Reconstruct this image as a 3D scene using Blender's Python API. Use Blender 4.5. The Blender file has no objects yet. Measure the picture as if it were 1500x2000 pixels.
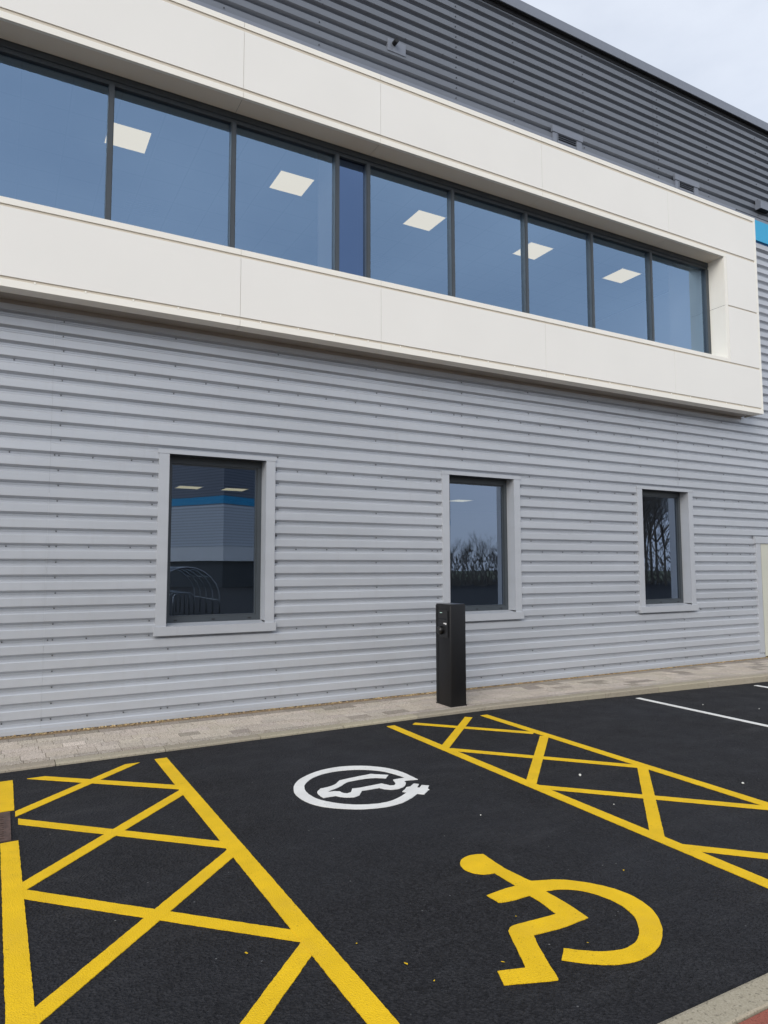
import bpy, bmesh, math, random
from mathutils import Vector, Matrix, geometry, noise
random.seed(7)
S = bpy.context.scene
COL = S.collection
R = math.radians

# ------------------------------------------------------------------ helpers
def link(o, parent=None):
    COL.objects.link(o)
    if parent is not None: o.parent = parent
    return o
def tag(o, label=None, cat=None, group=None, kind=None):
    if label: o['label'] = label
    if cat: o['category'] = cat
    if group: o['group'] = group
    if kind: o['kind'] = kind
    return o
def empty(name, loc=(0, 0, 0), rz=0):
    o = bpy.data.objects.new(name, None); o.location = loc; o.rotation_euler = (0, 0, rz)
    o.empty_display_size = .1
    return link(o)

class MB:
    """collects faces for ONE mesh object"""
    def __init__(s): s.v = []; s.f = []; s.m = []; s.c = []
    def face(s, pts, m=0, c=None):
        n = len(s.v); s.v += [tuple(p) for p in pts]; s.f.append(tuple(range(n, n + len(pts)))); s.m.append(m); s.c.append(c)
    def mesh(s, vs, fs, m=0, c=None):
        n = len(s.v); s.v += [tuple(p) for p in vs]
        for f in fs: s.f.append(tuple(i + n for i in f)); s.m.append(m); s.c.append(c)
    def box(s, x0, x1, y0, y1, z0, z1, m=0, c=None, ch=0):
        if ch <= 0:
            vs = [(x, y, z) for z in (z0, z1) for y in (y0, y1) for x in (x0, x1)]
            s.mesh(vs, [(0, 2, 3, 1), (4, 5, 7, 6), (0, 1, 5, 4), (2, 6, 7, 3), (0, 4, 6, 2), (1, 3, 7, 5)], m, c); return
        bm = bmesh.new(); bmesh.ops.create_cube(bm, size=1)
        for v in bm.verts: v.co = Vector(((x0 + x1) / 2 + v.co.x * (x1 - x0), (y0 + y1) / 2 + v.co.y * (y1 - y0), (z0 + z1) / 2 + v.co.z * (z1 - z0)))
        bmesh.ops.bevel(bm, geom=bm.edges[:], offset=ch, segments=2, affect='EDGES', profile=.5)
        s.mesh([v.co for v in bm.verts], [[v.index for v in f.verts] for f in bm.faces], m, c); bm.free()
    def tube(s, pts, r, n=8, m=0, cap=True):
        pts = [Vector(p) for p in pts]; rs = r if isinstance(r, (list, tuple)) else [r] * len(pts)
        base = len(s.v); a = None
        for i, p in enumerate(pts):
            d = (pts[min(i + 1, len(pts) - 1)] - pts[max(i - 1, 0)]).normalized()
            if a is None: a = d.orthogonal().normalized()
            a = (a - d * a.dot(d)).normalized(); b = d.cross(a)
            for k in range(n):
                t = 2 * math.pi * k / n; s.v.append(tuple(p + (a * math.cos(t) + b * math.sin(t)) * rs[i]))
        for i in range(len(pts) - 1):
            for k in range(n):
                q = base + i * n; s.f.append((q + k, q + (k + 1) % n, q + n + (k + 1) % n, q + n + k)); s.m.append(m); s.c.append(None)
        if cap:
            s.f.append(tuple(base + k for k in reversed(range(n)))); s.m.append(m); s.c.append(None)
            q = base + (len(pts) - 1) * n; s.f.append(tuple(q + k for k in range(n))); s.m.append(m); s.c.append(None)
    def build(s, name, mats, parent=None, smooth=False):
        me = bpy.data.meshes.new(name); me.from_pydata(s.v, [], s.f)
        mats = mats if isinstance(mats, (list, tuple)) else [mats]
        for mt in mats: me.materials.append(mt)
        me.polygons.foreach_set('material_index', s.m)
        if any(c is not None for c in s.c):
            at = me.color_attributes.new('tone', 'FLOAT_COLOR', 'CORNER')
            for p in me.polygons:
                c = s.c[p.index] or (1, 1, 1)
                for li in p.loop_indices: at.data[li].color = (c[0], c[1], c[2], 1)
        if smooth: me.polygons.foreach_set('use_smooth', [True] * len(me.polygons))
        me.update()
        bm = bmesh.new(); bm.from_mesh(me); 
        if not s.keep: bmesh.ops.recalc_face_normals(bm, faces=bm.faces[:])
        bm.to_mesh(me); bm.free()
        return link(bpy.data.objects.new(name, me), parent)
    keep = False

# ------------------------------------------------------------------ materials
def newmat(name):
    m = bpy.data.materials.new(name); m.use_nodes = True
    nt = m.node_tree; return m, nt, nt.nodes['Principled BSDF']
def N(nt, t, **kw):
    n = nt.nodes.new(t)
    for k, v in kw.items():
        if k in n.inputs: n.inputs[k].default_value = v
        else: setattr(n, k, v)
    return n
def mixc(nt, a, b, fac, mode='MIX'):
    n = nt.nodes.new('ShaderNodeMix'); n.data_type = 'RGBA'; n.blend_type = mode
    L = nt.links
    for sock, val in ((n.inputs[0], fac), (n.inputs[6], a), (n.inputs[7], b)):
        if hasattr(val, 'links') or isinstance(val, bpy.types.NodeSocket): L.new(val, sock)
        else: sock.default_value = val if not isinstance(val, tuple) else (*val, 1)[:4]
    return n.outputs[2]
def ramp(nt, src, a, b, c0=0, c1=1):
    n = nt.nodes.new('ShaderNodeMapRange'); n.inputs['From Min'].default_value = a; n.inputs['From Max'].default_value = b
    n.inputs['To Min'].default_value = c0; n.inputs['To Max'].default_value = c1
    nt.links.new(src, n.inputs['Value']); return n.outputs['Result']
def objco(nt, scale=(1, 1, 1)):
    t = nt.nodes.new('ShaderNodeTexCoord'); mp = nt.nodes.new('ShaderNodeMapping'); mp.inputs['Scale'].default_value = scale
    nt.links.new(t.outputs['Object'], mp.inputs['Vector']); return mp.outputs['Vector']
def nz(nt, vec, scale, detail=3, rough=.55):
    n = N(nt, 'ShaderNodeTexNoise', Scale=scale, Detail=detail, Roughness=rough); nt.links.new(vec, n.inputs['Vector']); return n.outputs['Fac']
def bump(nt, b, h, strength, dist=.002):
    n = N(nt, 'ShaderNodeBump', Strength=strength, Distance=dist); nt.links.new(h, n.inputs['Height']); nt.links.new(n.outputs['Normal'], b.inputs['Normal'])

def sheet_metal(name, col, rough=.38, metal=.35, var=.10, dirt=(.3, .29, .27), dirtamt=.25):
    m, nt, b = newmat(name)
    v = objco(nt, (.35, 1, 2.2)); f = nz(nt, v, 1.6, 4)
    c = mixc(nt, tuple(k * (1 - var) for k in col), tuple(min(1, k * (1 + var)) for k in col), ramp(nt, f, .3, .7))
    v2 = objco(nt, (6, 1, .6)); f2 = nz(nt, v2, 2.2, 6, .7)                  # faint vertical run-off streaks
    c = mixc(nt, c, dirt, ramp(nt, f2, .56, .85, 0, dirtamt))
    nt.links.new(c, b.inputs['Base Color']); b.inputs['Metallic'].default_value = metal
    nt.links.new(ramp(nt, nz(nt, objco(nt), 9, 3), .2, .8, rough - .07, rough + .09), b.inputs['Roughness'])
    bump(nt, b, nz(nt, objco(nt, (1, 1, 1.6)), 2.5, 2), .12, .006)
    return m
def paintmat(name, col, rough=.5, var=.04, scale=3, spec=.5, bmp=0, bscale=200):
    m, nt, b = newmat(name)
    f = nz(nt, objco(nt), scale, 5)
    c = mixc(nt, tuple(k * (1 - var) for k in col), tuple(min(1, k * (1 + var)) for k in col), ramp(nt, f, .3, .7))
    nt.links.new(c, b.inputs['Base Color']); b.inputs['Roughness'].default_value = rough
    b.inputs['Specular IOR Level'].default_value = spec
    if bmp: bump(nt, b, nz(nt, objco(nt), bscale, 2), bmp, .0015)
    return m

M = {}
M['silver'] = sheet_metal('silver_cladding', (.50, .523, .562), .36, .28, .06, (.30, .29, .27), .18)
M['silver_trim'] = sheet_metal('silver_flashing', (.49, .51, .545), .40, .25, .04)
M['dark_clad'] = sheet_metal('anthracite_cladding', (.150, .166, .196), .40, .15, .07, (.12, .12, .12), .2)
M['dark_trim'] = sheet_metal('anthracite_flashing', (.20, .22, .265), .42, .2, .06)
M['frame'] = paintmat('grey_window_frame', (.048, .058, .068), .38, .08)
M['white'] = paintmat('white_panel', (.86, .845, .805), .42, .018, .8, .4)
M['cream'] = paintmat('cream_edge', (.90, .875, .805), .45, .02, 1.2, .4)
M['soffit'] = paintmat('soffit_panel', (.80, .72, .61), .5, .02, 1.0)  # white panel tinted warm, bounced light put into its colour
M['groove'] = paintmat('groove_beige', (.66, .60, .50), .6, .04)  # beige includes the shade of the recess
M['joint'] = paintmat('joint_dark', (.10, .09, .075), .8)
M['taupe'] = paintmat('taupe_flashing', (.33, .30, .27), .5, .08)
M['blue'] = paintmat('blue_flashing', (.012, .37, .66), .42, .03)
M['screw'] = paintmat('screw_head', (.10, .105, .115), .45)
M['screw_dark'] = paintmat('screw_head_dark', (.02, .022, .028), .5)
M['black'] = paintmat('black_opening_and_shade', (.008, .009, .012), .7)
M['door'] = paintmat('door_leaf_cream', (.55, .55, .47), .45, .02)
M['plaster'] = paintmat('plaster_white', (.90, .92, .88), .7, .02)
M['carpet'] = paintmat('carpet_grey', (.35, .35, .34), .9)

def ceiling_mat():
    m, nt, b = newmat('ceiling_tiles')
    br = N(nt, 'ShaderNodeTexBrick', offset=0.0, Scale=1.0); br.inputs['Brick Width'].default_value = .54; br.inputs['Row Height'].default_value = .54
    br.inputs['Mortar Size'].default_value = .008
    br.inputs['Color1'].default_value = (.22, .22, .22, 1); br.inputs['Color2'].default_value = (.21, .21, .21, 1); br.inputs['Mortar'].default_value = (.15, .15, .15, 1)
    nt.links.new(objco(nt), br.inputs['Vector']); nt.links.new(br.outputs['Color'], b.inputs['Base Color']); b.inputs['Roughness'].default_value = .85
    return m
M['ceiling'] = ceiling_mat()
def emis(name, col, s):
    m, nt, b = newmat(name); b.inputs['Base Color'].default_value = (*col, 1)
    b.inputs['Emission Color'].default_value = (*col, 1); b.inputs['Emission Strength'].default_value = s; return m
M['diffuser'] = emis('light_diffuser', (1, .84, .52), .93)
M['led'] = emis('status_led', (.55, .8, .7), .25)

def glassmat(name, T, G, fac, wav=.0, wscale=.8):
    m = bpy.data.materials.new(name); m.use_nodes = True; nt = m.node_tree; nt.nodes.clear()
    out = nt.nodes.new('ShaderNodeOutputMaterial'); mx = nt.nodes.new('ShaderNodeMixShader')
    t = nt.nodes.new('ShaderNodeBsdfTransparent'); t.inputs[0].default_value = (*T, 1)
    g = nt.nodes.new('ShaderNodeBsdfGlossy'); g.inputs['Color'].default_value = (*G, 1); g.inputs['Roughness'].default_value = .0
    lw = nt.nodes.new('ShaderNodeFresnel'); lw.inputs['IOR'].default_value = 1.5
    f = nt.nodes.new('ShaderNodeMath'); f.operation = 'ADD'; f.use_clamp = True; f.inputs[1].default_value = fac
    nt.links.new(lw.outputs[0], f.inputs[0]); nt.links.new(f.outputs[0], mx.inputs[0])
    if wav:
        bp = N(nt, 'ShaderNodeBump', Strength=1.0, Distance=wav)
        nt.links.new(nz(nt, objco(nt, (1, 1, 2.2)), wscale, 1), bp.inputs['Height']); nt.links.new(bp.outputs['Normal'], g.inputs['Normal'])
    nt.links.new(t.outputs[0], mx.inputs[1]); nt.links.new(g.outputs[0], mx.inputs[2]); nt.links.new(mx.outputs[0], out.inputs[0])
    return m
M['glass_up'] = glassmat('blue_solar_glass', (1.0, 1.0, .97), (.47, .69, .98), .34, .0008)
M['glass_dark'] = glassmat('spandrel_glass', (.05, .07, .12), (.235, .36, .62), .40)
M['glass_low'] = glassmat('office_glass', (.55, .62, .66), (.50, .62, .82), .33, .0002, 1.1)

def asphalt():
    m, nt, b = newmat('fresh_asphalt'); L = nt.links
    v = objco(nt)
    vo = N(nt, 'ShaderNodeTexVoronoi', Scale=80); L.new(v, vo.inputs['Vector'])
    vo2 = N(nt, 'ShaderNodeTexVoronoi', Scale=62); L.new(v, vo2.inputs['Vector'])
    fine = nz(nt, v, 260, 2)
    big = nz(nt, v, .55, 5, .6); mid = nz(nt, v, 3.3, 4)
    c = mixc(nt, (.0035, .0035, .0048), (.032, .032, .036), vo.outputs['Color'])
    c = mixc(nt, c, (.009, .009, .011), ramp(nt, fine, .45, .7, 0, .6))
    c = mixc(nt, c, (.025, .027, .034), ramp(nt, big, .38, .68, 0, .55))  # broad blotches, with a bluish sheen put into their colour
    sp = N(nt, 'ShaderNodeTexVoronoi', Scale=24); L.new(v, sp.inputs['Vector'])       # rare pale stones
    sep = nt.nodes.new('ShaderNodeSeparateColor'); L.new(sp.outputs['Color'], sep.inputs[0])
    a = nt.nodes.new('ShaderNodeMath'); a.operation = 'GREATER_THAN'; a.inputs[1].default_value = .93; L.new(sep.outputs[0], a.inputs[0])
    d = nt.nodes.new('ShaderNodeMath'); d.operation = 'LESS_THAN'; d.inputs[1].default_value = .10; L.new(sp.outputs['Distance'], d.inputs[0])
    e = nt.nodes.new('ShaderNodeMath'); e.operation = 'MULTIPLY'; L.new(a.outputs[0], e.inputs[0]); L.new(d.outputs[0], e.inputs[1])
    c = mixc(nt, c, (.17, .17, .17), e.outputs[0])
    st = nz(nt, objco(nt, (.9, 4.5, 1)), .9, 5, .65)                                   # faint dusty tyre sweeps
    c = mixc(nt, c, (.05, .05, .054), ramp(nt, st, .54, .76, 0, .45))
    L.new(c, b.inputs['Base Color'])
    L.new(ramp(nt, mid, .3, .7, .62, .82), b.inputs['Roughness']); b.inputs['Specular IOR Level'].default_value = .22
    h = nt.nodes.new('ShaderNodeMath'); h.operation = 'ADD'; L.new(vo.outputs['Distance'], h.inputs[0]); L.new(vo2.outputs['Distance'], h.inputs[1])
    bump(nt, b, h.outputs[0], 1.0, .010)
    return m
M['asphalt'] = asphalt()
def roadpaint(name, col, wear):
    m, nt, b = newmat(name); L = nt.links; v = objco(nt)
    vo = N(nt, 'ShaderNodeTexVoronoi', Scale=140); L.new(v, vo.inputs['Vector'])
    c = mixc(nt, tuple(k * .90 for k in col), tuple(min(1, k * 1.05) for k in col), ramp(nt, nz(nt, v, 5, 5), .3, .7))
    c = mixc(nt, c, wear, ramp(nt, nz(nt, v, 2.1, 6, .7), .52, .80, 0, .45))
    pits = nt.nodes.new('ShaderNodeMath'); pits.operation = 'MULTIPLY'
    L.new(ramp(nt, nz(nt, v, 95, 2), .62, .72), pits.inputs[0]); L.new(ramp(nt, nz(nt, v, 7, 3), .45, .7), pits.inputs[1])
    c = mixc(nt, c, tuple(k * .35 for k in col), pits.outputs[0])
    L.new(c, b.inputs['Base Color']); b.inputs['Roughness'].default_value = .72; b.inputs['Specular IOR Level'].default_value = .25
    bump(nt, b, vo.outputs['Distance'], .55, .004)
    return m
M['yellow'] = roadpaint('yellow_thermoplastic', (.80, .508, .010), (.60, .38, .04))
M['whitepaint'] = roadpaint('white_thermoplastic', (.78, .78, .76), (.66, .65, .61))

def blockmat(name, base, speck, bs=300):
    m, nt, b = newmat(name); L = nt.links; v = objco(nt)
    at = nt.nodes.new('ShaderNodeVertexColor'); at.layer_name = 'tone'
    f = nz(nt, v, bs, 2, .6); f2 = nz(nt, v, bs * .45, 2)
    c = mixc(nt, base, speck, ramp(nt, f, .42, .62))
    c = mixc(nt, c, tuple(k * .45 for k in base), ramp(nt, f2, .58, .68, 0, .7))
    c = mixc(nt, c, (.30, .25, .19), ramp(nt, nz(nt, v, 2.2, 5, .65), .52, .8, 0, .35))
    c = mixc(nt, c, at.outputs['Color'], 1.0, 'MULTIPLY')
    L.new(c, b.inputs['Base Color']); b.inputs['Roughness'].default_value = .85; b.inputs['Specular IOR Level'].default_value = .2
    bump(nt, b, f2, .5, .002)
    return m
M['block'] = blockmat('granite_paving_block', (.33, .285, .235), (.66, .60, .53), 130)
M['redblock'] = blockmat('red_paving_block', (.27, .085, .06), (.34, .12, .085))
M['sand'] = paintmat('jointing_sand', (.12, .10, .075), .95, .25, 40)
M['concrete'] = blockmat('kerb_concrete', (.34, .305, .235), (.41, .37, .295), 160)
M['gravel'] = blockmat('tan_gravel', (.46, .35, .19), (.58, .47, .30), 90)
M['soil'] = paintmat('soil_strip', (.24, .17, .10), .95, .3, 25)
M['post_black'] = paintmat('black_powder_coat', (.0065, .0065, .0078), .48, .10, 14, .35, .12, 500)
M['post_panel'] = paintmat('black_plastic', (.007, .007, .008), .34, .1, 10, .5)
M['post_label'] = paintmat('white_print', (.75, .75, .75), .5)
M['iron'] = paintmat('rusty_iron', (.095, .060, .050), .7, .4, 30, .4, .5, 120)
M['pebble'] = paintmat('pale_stone', (.62, .62, .58), .8, .1, 60)
M['bark'] = paintmat('bark', (.17, .145, .12), .9, .25, 8)
M['galv'] = sheet_metal('galvanised_steel', (.38, .39, .40), .35, .8, .05)
M['grass'] = paintmat('rough_grass', (.09, .10, .045), .95, .35, 1.5)

# ------------------------------------------------------------------ dimensions (metres; x along the wall, y towards it)
YC, YT = 7.815, 7.860           # rib crown and rib trough of the cladding
YO, YF = 7.44, 7.75             # face of the white surround, face of its window frame
ZS0, ZS1 = 4.385, 8.0           # surround bottom / top
ZO0, ZO1 = 5.27, 7.08           # opening in the surround
XR = 11.80                      # right end of the surround
XL, XE = -7.0, 34.0             # ends of the building built
LW = [(1.475, 2.815), (5.185, 6.525), (8.94, 10.28)]    # outer edges of the ground-floor window trims
WZ0, WZ1 = .945, 2.985

building = tag(empty('office_building', (5.5, YC, 0)), 'silver and dark grey ribbed metal office unit with a white framed window strip', 'building')
BO = Vector((5.5, YC, 0))
def bpart(mb, name, mats, parent=None, smooth=False, label=None):
    o = mb.build(name, mats, None, smooth)
    p = parent or building
    o.parent = p
    if p is building: o.matrix_parent_inverse = Matrix.Translation(-BO)
    if label: o['label'] = label
    return o

# ------------------------------------------------------------------ ribbed cladding
def profile(z0, z1, ztop, p, ud=.022):
    """(y,z) polyline from z1 down to z0; each rib starts with its underside at ztop-k*p"""
    pts = []
    k = math.floor((ztop - z1) / p) - 1
    raw = []
    while ztop - k * p > z0 - p:
        z = ztop - k * p
        raw += [(YC + .0005, z), (YT, z - ud), (YT, z - .038), (YT - .0045, z - .0405), (YT, z - .043), (YT, z - .056), (YC + .008, z - .0700), (YC, z - .0785), (YC, z - p + .003)]
        k += 1
    def yat(z):
        for a, b in zip(raw, raw[1:]):
            if a[1] >= z >= b[1]:
                t = (a[1] - z) / (a[1] - b[1] + 1e-9); return a[0] + (b[0] - a[0]) * t
        return YC
    pts = [(yat(z1), z1)] + [q for q in raw if z0 < q[1] < z1] + [(yat(z0), z0)]
    return pts
def clad(mb, x0, x1, z0, z1, ztop, p, seams, ud=.023):
    xs = [x0] + [s for s in seams if x0 < s < x1] + [x1]
    for i in range(len(xs) - 1):
        a, b = xs[i] + (.0005 if i else 0), xs[i + 1] - (.0005 if i < len(xs) - 2 else 0)
        dy = random.uniform(-.0008, .0008)
        P = profile(z0, z1, ztop, p, ud)
        n = max(1, int((b - a) / .5)); base = len(mb.v)
        # slight oil-canning: long sheets are never dead flat
        for j in range(n + 1):
            x = a + (b - a) * j / n
            for (y, z) in P:
                w = noise.noise(Vector((x * .9, z * 1.3, 3))) * .0013
                mb.v.append((x, y + w + dy, z))
        m = len(P)
        for j in range(n):
            for q in range(m - 1):
                mb.f.append((base + j * m + q, base + j * m + q + 1, base + (j + 1) * m + q + 1, base + (j + 1) * m + q)); mb.m.append(0); mb.c.append(None)
def screw(mb, x, z, y=YT, r=.0078):
    vs = [(x + r * math.cos(t * math.pi / 3), y - .003, z + r * math.sin(t * math.pi / 3)) for t in range(6)]
    vs += [(x + r * .9 * math.cos(t * math.pi / 3), y - .010, z + r * .9 * math.sin(t * math.pi / 3)) for t in range(6)]
    mb.mesh(vs, [(6, 7, 8, 9, 10, 11)] + [(i, (i + 1) % 6, 6 + (i + 1) % 6, 6 + i) for i in range(6)], 1)

P_LO, Z_LO = .1572, 4.290
SEAM_LO = [-4.7, .40, 5.47, 9.94, 14.6, 19.3, 24.0, 29.0]
mb = MB(); mb.keep = False
BZ = .068
clad(mb, XL, LW[0][0] + .05, BZ, WZ1 - .02, Z_LO, P_LO, SEAM_LO)
for i in range(3):
    x0, x1 = LW[i]
    nx = LW[i + 1][0] + .05 if i < 2 else 12.094
    clad(mb, x1 - .05, nx, BZ, WZ1 - .02, Z_LO, P_LO, SEAM_LO)
    clad(mb, x0 + .05, x1 - .05, BZ, WZ0 + .03, Z_LO, P_LO, SEAM_LO)
clad(mb, 13.2, XE, BZ, WZ1 - .02, Z_LO, P_LO, SEAM_LO)
clad(mb, 12.094, 13.2, 2.12, WZ1 - .02, Z_LO, P_LO, [])
clad(mb, XL, XR - .02, WZ1 - .02, 4.372, Z_LO, P_LO, SEAM_LO)
clad(mb, XR - .02, XE, WZ1 - .02, 7.84, Z_LO, P_LO, SEAM_LO)
def in_open(x, z):
    return any(a - .02 < x < b + .02 and WZ0 - .05 < z < WZ1 + .03 for a, b in LW) or (11.95 < x < 13.2 and z < 2.26)
kmax = 27
cols_all = [s + .085 for s in SEAM_LO]; cols_alt = [1.63, 2.86, 4.20, 6.75, 7.95, 9.10, 11.2, 12.9, 15.6, 17.4, -1.2, -2.6]
for k in range(-22, kmax):
    z = Z_LO - k * P_LO - .032
    if z < BZ + .01: continue
    for x in cols_all:
        if k < 0 and x < XR: continue
        if x < 22 and not in_open(x, z): screw(mb, x + random.uniform(-.006, .006), z + random.uniform(-.002, .002))
    for x in cols_alt:
        if k < 0 and x < XR: continue
        if k % 2 == 0 and not in_open(x, z): screw(mb, x + random.uniform(-.008, .008), z + random.uniform(-.002, .002))
    if k in (3, 9, 15, 21, 26, -4, -12, -20):
        x = -1.5 if k > 0 else XR + .3
        while x < 18:
            if not in_open(x, z): screw(mb, x + random.uniform(-.02, .02), z + random.uniform(-.002, .002))
            x += .385
    if WZ0 < z < WZ1:
        for a, b in LW:
            screw(mb, a - .055, z); screw(mb, b + .03, z)
        if z < 2.2: screw(mb, 11.86, z)
bpart(mb, 'lower_cladding', [M['silver'], M['screw']], label='silver horizontal ribbed metal cladding')
# base drip flashing of the lower cladding
mb = MB(); mb.box(XL, 12.10, YC - .012, YC - .004, .058, .098, 0); mb.box(13.22, XE, YC - .012, YC - .004, .058, .098, 0)
mb.box(XL, XE, YC + .02, YT + .06, -.05, .07, 1)
bpart(mb, 'base_flashing', [M['silver_trim'], M['black']])

P_UP, Z_UP = .1562, 8.520
SEAM_UP = [-2.9, 1.18, 5.39, 9.63, 13.86, 18.1, 22.4, 27]
mb = MB(); ZT = 10.215
zb_l, zb_r = 8.09, 8.30
holes = [(7.36, 7.88, 8.12, 8.50), (10.19, 10.71, 8.12, 8.50)]
zsplit = 8.47
clad(mb, XL, XE, zsplit, ZT, Z_UP, P_UP, SEAM_UP, .031)
clad(mb, XL, holes[0][0], 8.0, zsplit, Z_UP, P_UP, SEAM_UP, .031)
clad(mb, holes[0][1], holes[1][0], 8.0, zsplit, Z_UP, P_UP, SEAM_UP, .031)
clad(mb, holes[1][1], XR + .05, 8.0, zsplit, Z_UP, P_UP, SEAM_UP, .031)
clad(mb, XR + .05, XE, 8.30, zsplit, Z_UP, P_UP, SEAM_UP, .031)
for k in range(-12, 4):
    z = Z_UP - k * P_UP - .034; zc = z - .075
    for s in SEAM_UP:
        if 0 < s < 20:
            screw(mb, s + .10 + random.uniform(-.008, .008), z - .085, YC, .0085)
    for s in (3.35, 6.55, 7.98, 11.05, 12.5, 2.1, 15.2, 16.6):
        if k % 2 == 0: screw(mb, s + random.uniform(-.01, .01), z - .085, YC, .0085)
    if k in (-9, -3, -11):
        x = .3
        while x < 18: screw(mb, x + random.uniform(-.02, .02), z + .025, YC, .0085); x += .62
bpart(mb, 'upper_cladding', [M['dark_clad'], M['screw_dark']], label='anthracite ribbed cladding above the white surround')

# roof edge trim
mb = MB()
segs = [XL, -3.1, 2.9, 8.9, 14.9, 20.9, 26.9, XE]
for a, b in zip(segs, segs[1:]):
    mb.box(a + .001, b - .001, 7.735, 7.75, 10.165, 10.325)
    mb.box(a + .001, b - .001, 7.75, 8.5, 10.309, 10.325)
    mb.box(a + .001, b - .001, 7.752, 7.81, 10.168, 10.175, 1)
mb.box(XL, XE, YC - .010, YC - .003, 10.105, 10.166, 1)  # black strip and underside put the shadow gap below the trim into colour
bpart(mb, 'roof_trim', [M['dark_trim'], M['black']])
mb = MB(); mb.box(XL, XE, 8.51, 34, 10.2, 10.30)
mb.box(XL, XL + .1, 7.90, 34, 0, 10.2, 0); mb.box(XE - .1, XE, 7.90, 34, 0, 10.2, 0); mb.box(XL + .1, XE - .1, 33.9, 34, 0, 10.2)
mb.box(XL, XE, 7.86, 7.89, 8.05, 10.19)
bpart(mb, 'roof_shell', [M['dark_trim']])

# flashings above the surround, and the blue stripe
mb = MB()
mb.box(XL, XR + .01, YC - .010, YC - .004, 8.0, 8.36, 0)
mb.box(XR + .02, XE, YC - .014, YC - .004, 8.27, 8.335, 0)
bpart(mb, 'apron_flashing', [M['dark_trim']])
mb = MB()
for a, b in ((XR + .02, 14.2), (14.203, 18.2), (18.203, 24), (24.003, XE)):
    mb.box(a, b, 7.775, 7.80, 7.865, 8.262, 0)
    mb.box(a, b, 7.80, YT, 7.835, 7.865, 1)  # darker blue below the stripe: its shadow line put into the colour
bpart(mb, 'blue_stripe', [M['blue'], paintmat('blue_painted_shade', (.008, .09, .25), .5)])
mb = MB(); mb.box(XR + .02, XE, YC - .012, YC - .004, 7.74, 7.832)
bpart(mb, 'stripe_flashing', [M['silver_trim']])

# ------------------------------------------------------------------ white surround
mb = MB()
W, C, G, J, T = 0, 1, 2, 3, 4
YB = YO + .011
SE = [XL, -3.6, -.45, 2.25, 4.05, 6.74, 9.46, XR]     # vertical panel joints
SE2 = [XL, -3.6, -.45, 2.25, 4.05, 6.74, 9.49, XR]
XOP, XST = 10.865, 10.935
# backing behind the gaps
mb.box(XL, XR - .004, YB, YB + .03, ZO1 + .003, ZS1 - .003, G); mb.box(XL, XR - .004, YB, YB + .03, ZS0 + .003, ZO0 - .003, G)
mb.box(XOP + .003, XR - .004, YB, YB + .03, ZO0 + .001, ZO1 - .001, G)
def strip(xs, z0, z1, m, x_end=None, y=YO, gap=.0022):
    for a, b in zip(xs, xs[1:]):
        mb.box(a + gap, b - (gap if b != xs[-1] else 0), y + random.uniform(-.0006, .0006), YB - .001, z0, z1, m)
strip(SE, 7.932, ZS1, C)
strip(SE[:-1] + [XR - .062], 7.190, 7.888, W)
strip(SE[:-1] + [XST], 7.08, 7.150, C)
strip(SE2[:-1] + [XST], 5.206, ZO0, C)
strip(SE2[:-1] + [XR - .062], 4.488, 5.176, W)
strip(SE2, ZS0, 4.458, C)
# side pieces by the opening
mb.box(XOP, XST - .006, YO + .0005, YB - .001, ZO0 + .0005, ZO1 - .0005, C)
mb.box(XST, XR - .062, YO, YB - .001, 6.226, 7.150, W); mb.box(XST, XR - .062, YO, YB - .001, 5.206, 6.200, W)
mb.box(XR - .059, XR, YO + .0005, YB - .001, 4.4600, 5.19, C); mb.box(XR - .059, XR, YO + .0005, YB - .001, 5.193, 7.930, C)
# soffit, sill, jamb, underside, top, end
def ysheet(xs, y0, y1, z, m, t=.004, up=1):
    for a, b in zip(xs, xs[1:]):
        mb.box(a + .0022, b - .0022, y0, y1, min(z, z + up * t), max(z, z + up * t), m)
ysheet(SE[:-1] + [XOP], YB + .031, YF + .10, ZO1, 6)
mb.box(XL, XOP, YO + .012, YB + .031, ZO1 - .0005, ZO1 + .002, C)
mb.box(XL, XOP, YO + .02, YF + .10, ZO1 + .005, ZO1 + .02, J)
ysheet(SE2[:-1] + [XOP], YB + .001, YF + .10, ZO0 - .004, C)
for z0, z1 in ((ZO0, 6.211), (6.215, ZO1)):
    mb.box(XOP - .001, XOP + .003, YB - .001, YF + .12, z0 + .001, z1 - .001, C)
mb.box(XOP + .003, XOP + .01, YO + .02, YF + .1, ZO0, ZO1, J)
ysheet(SE2, YB + .001, 7.615, ZS0, C)
mb.box(XL, XR - .01, 7.612, 7.615, ZS0 - .0, ZS0 + .05, C)
mb.box(XL, XR - .12, 7.618, YC + .01, ZS0 + .001, ZS0 + .012, T)
mb.box(XL, XR - .12, 7.795, 7.803, 4.345, ZS0 + .001, T)
mb.box(XL, XR - .12, YC - .012, YC - .004, 4.300, 4.345, 5)
ysheet(SE, YB + .001, YC - .01, ZS1 - .005, C)
mb.box(XR - .004, XR, YB, YC - .004, ZS0 + .004, ZS1 - .001, C)
x = -1.2
while x < 11.6:                                       # small panel clips on the lower edge
    mb.box(x, x + .016, YO - .002, YO + .006, 4.452, 4.474, C); x += .46
bpart(mb, 'window_surround', [M['white'], M['cream'], M['groove'], M['joint'], M['taupe'], M['silver_trim'], M['soffit']], label='projecting white panelled surround with cream edges')

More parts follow.
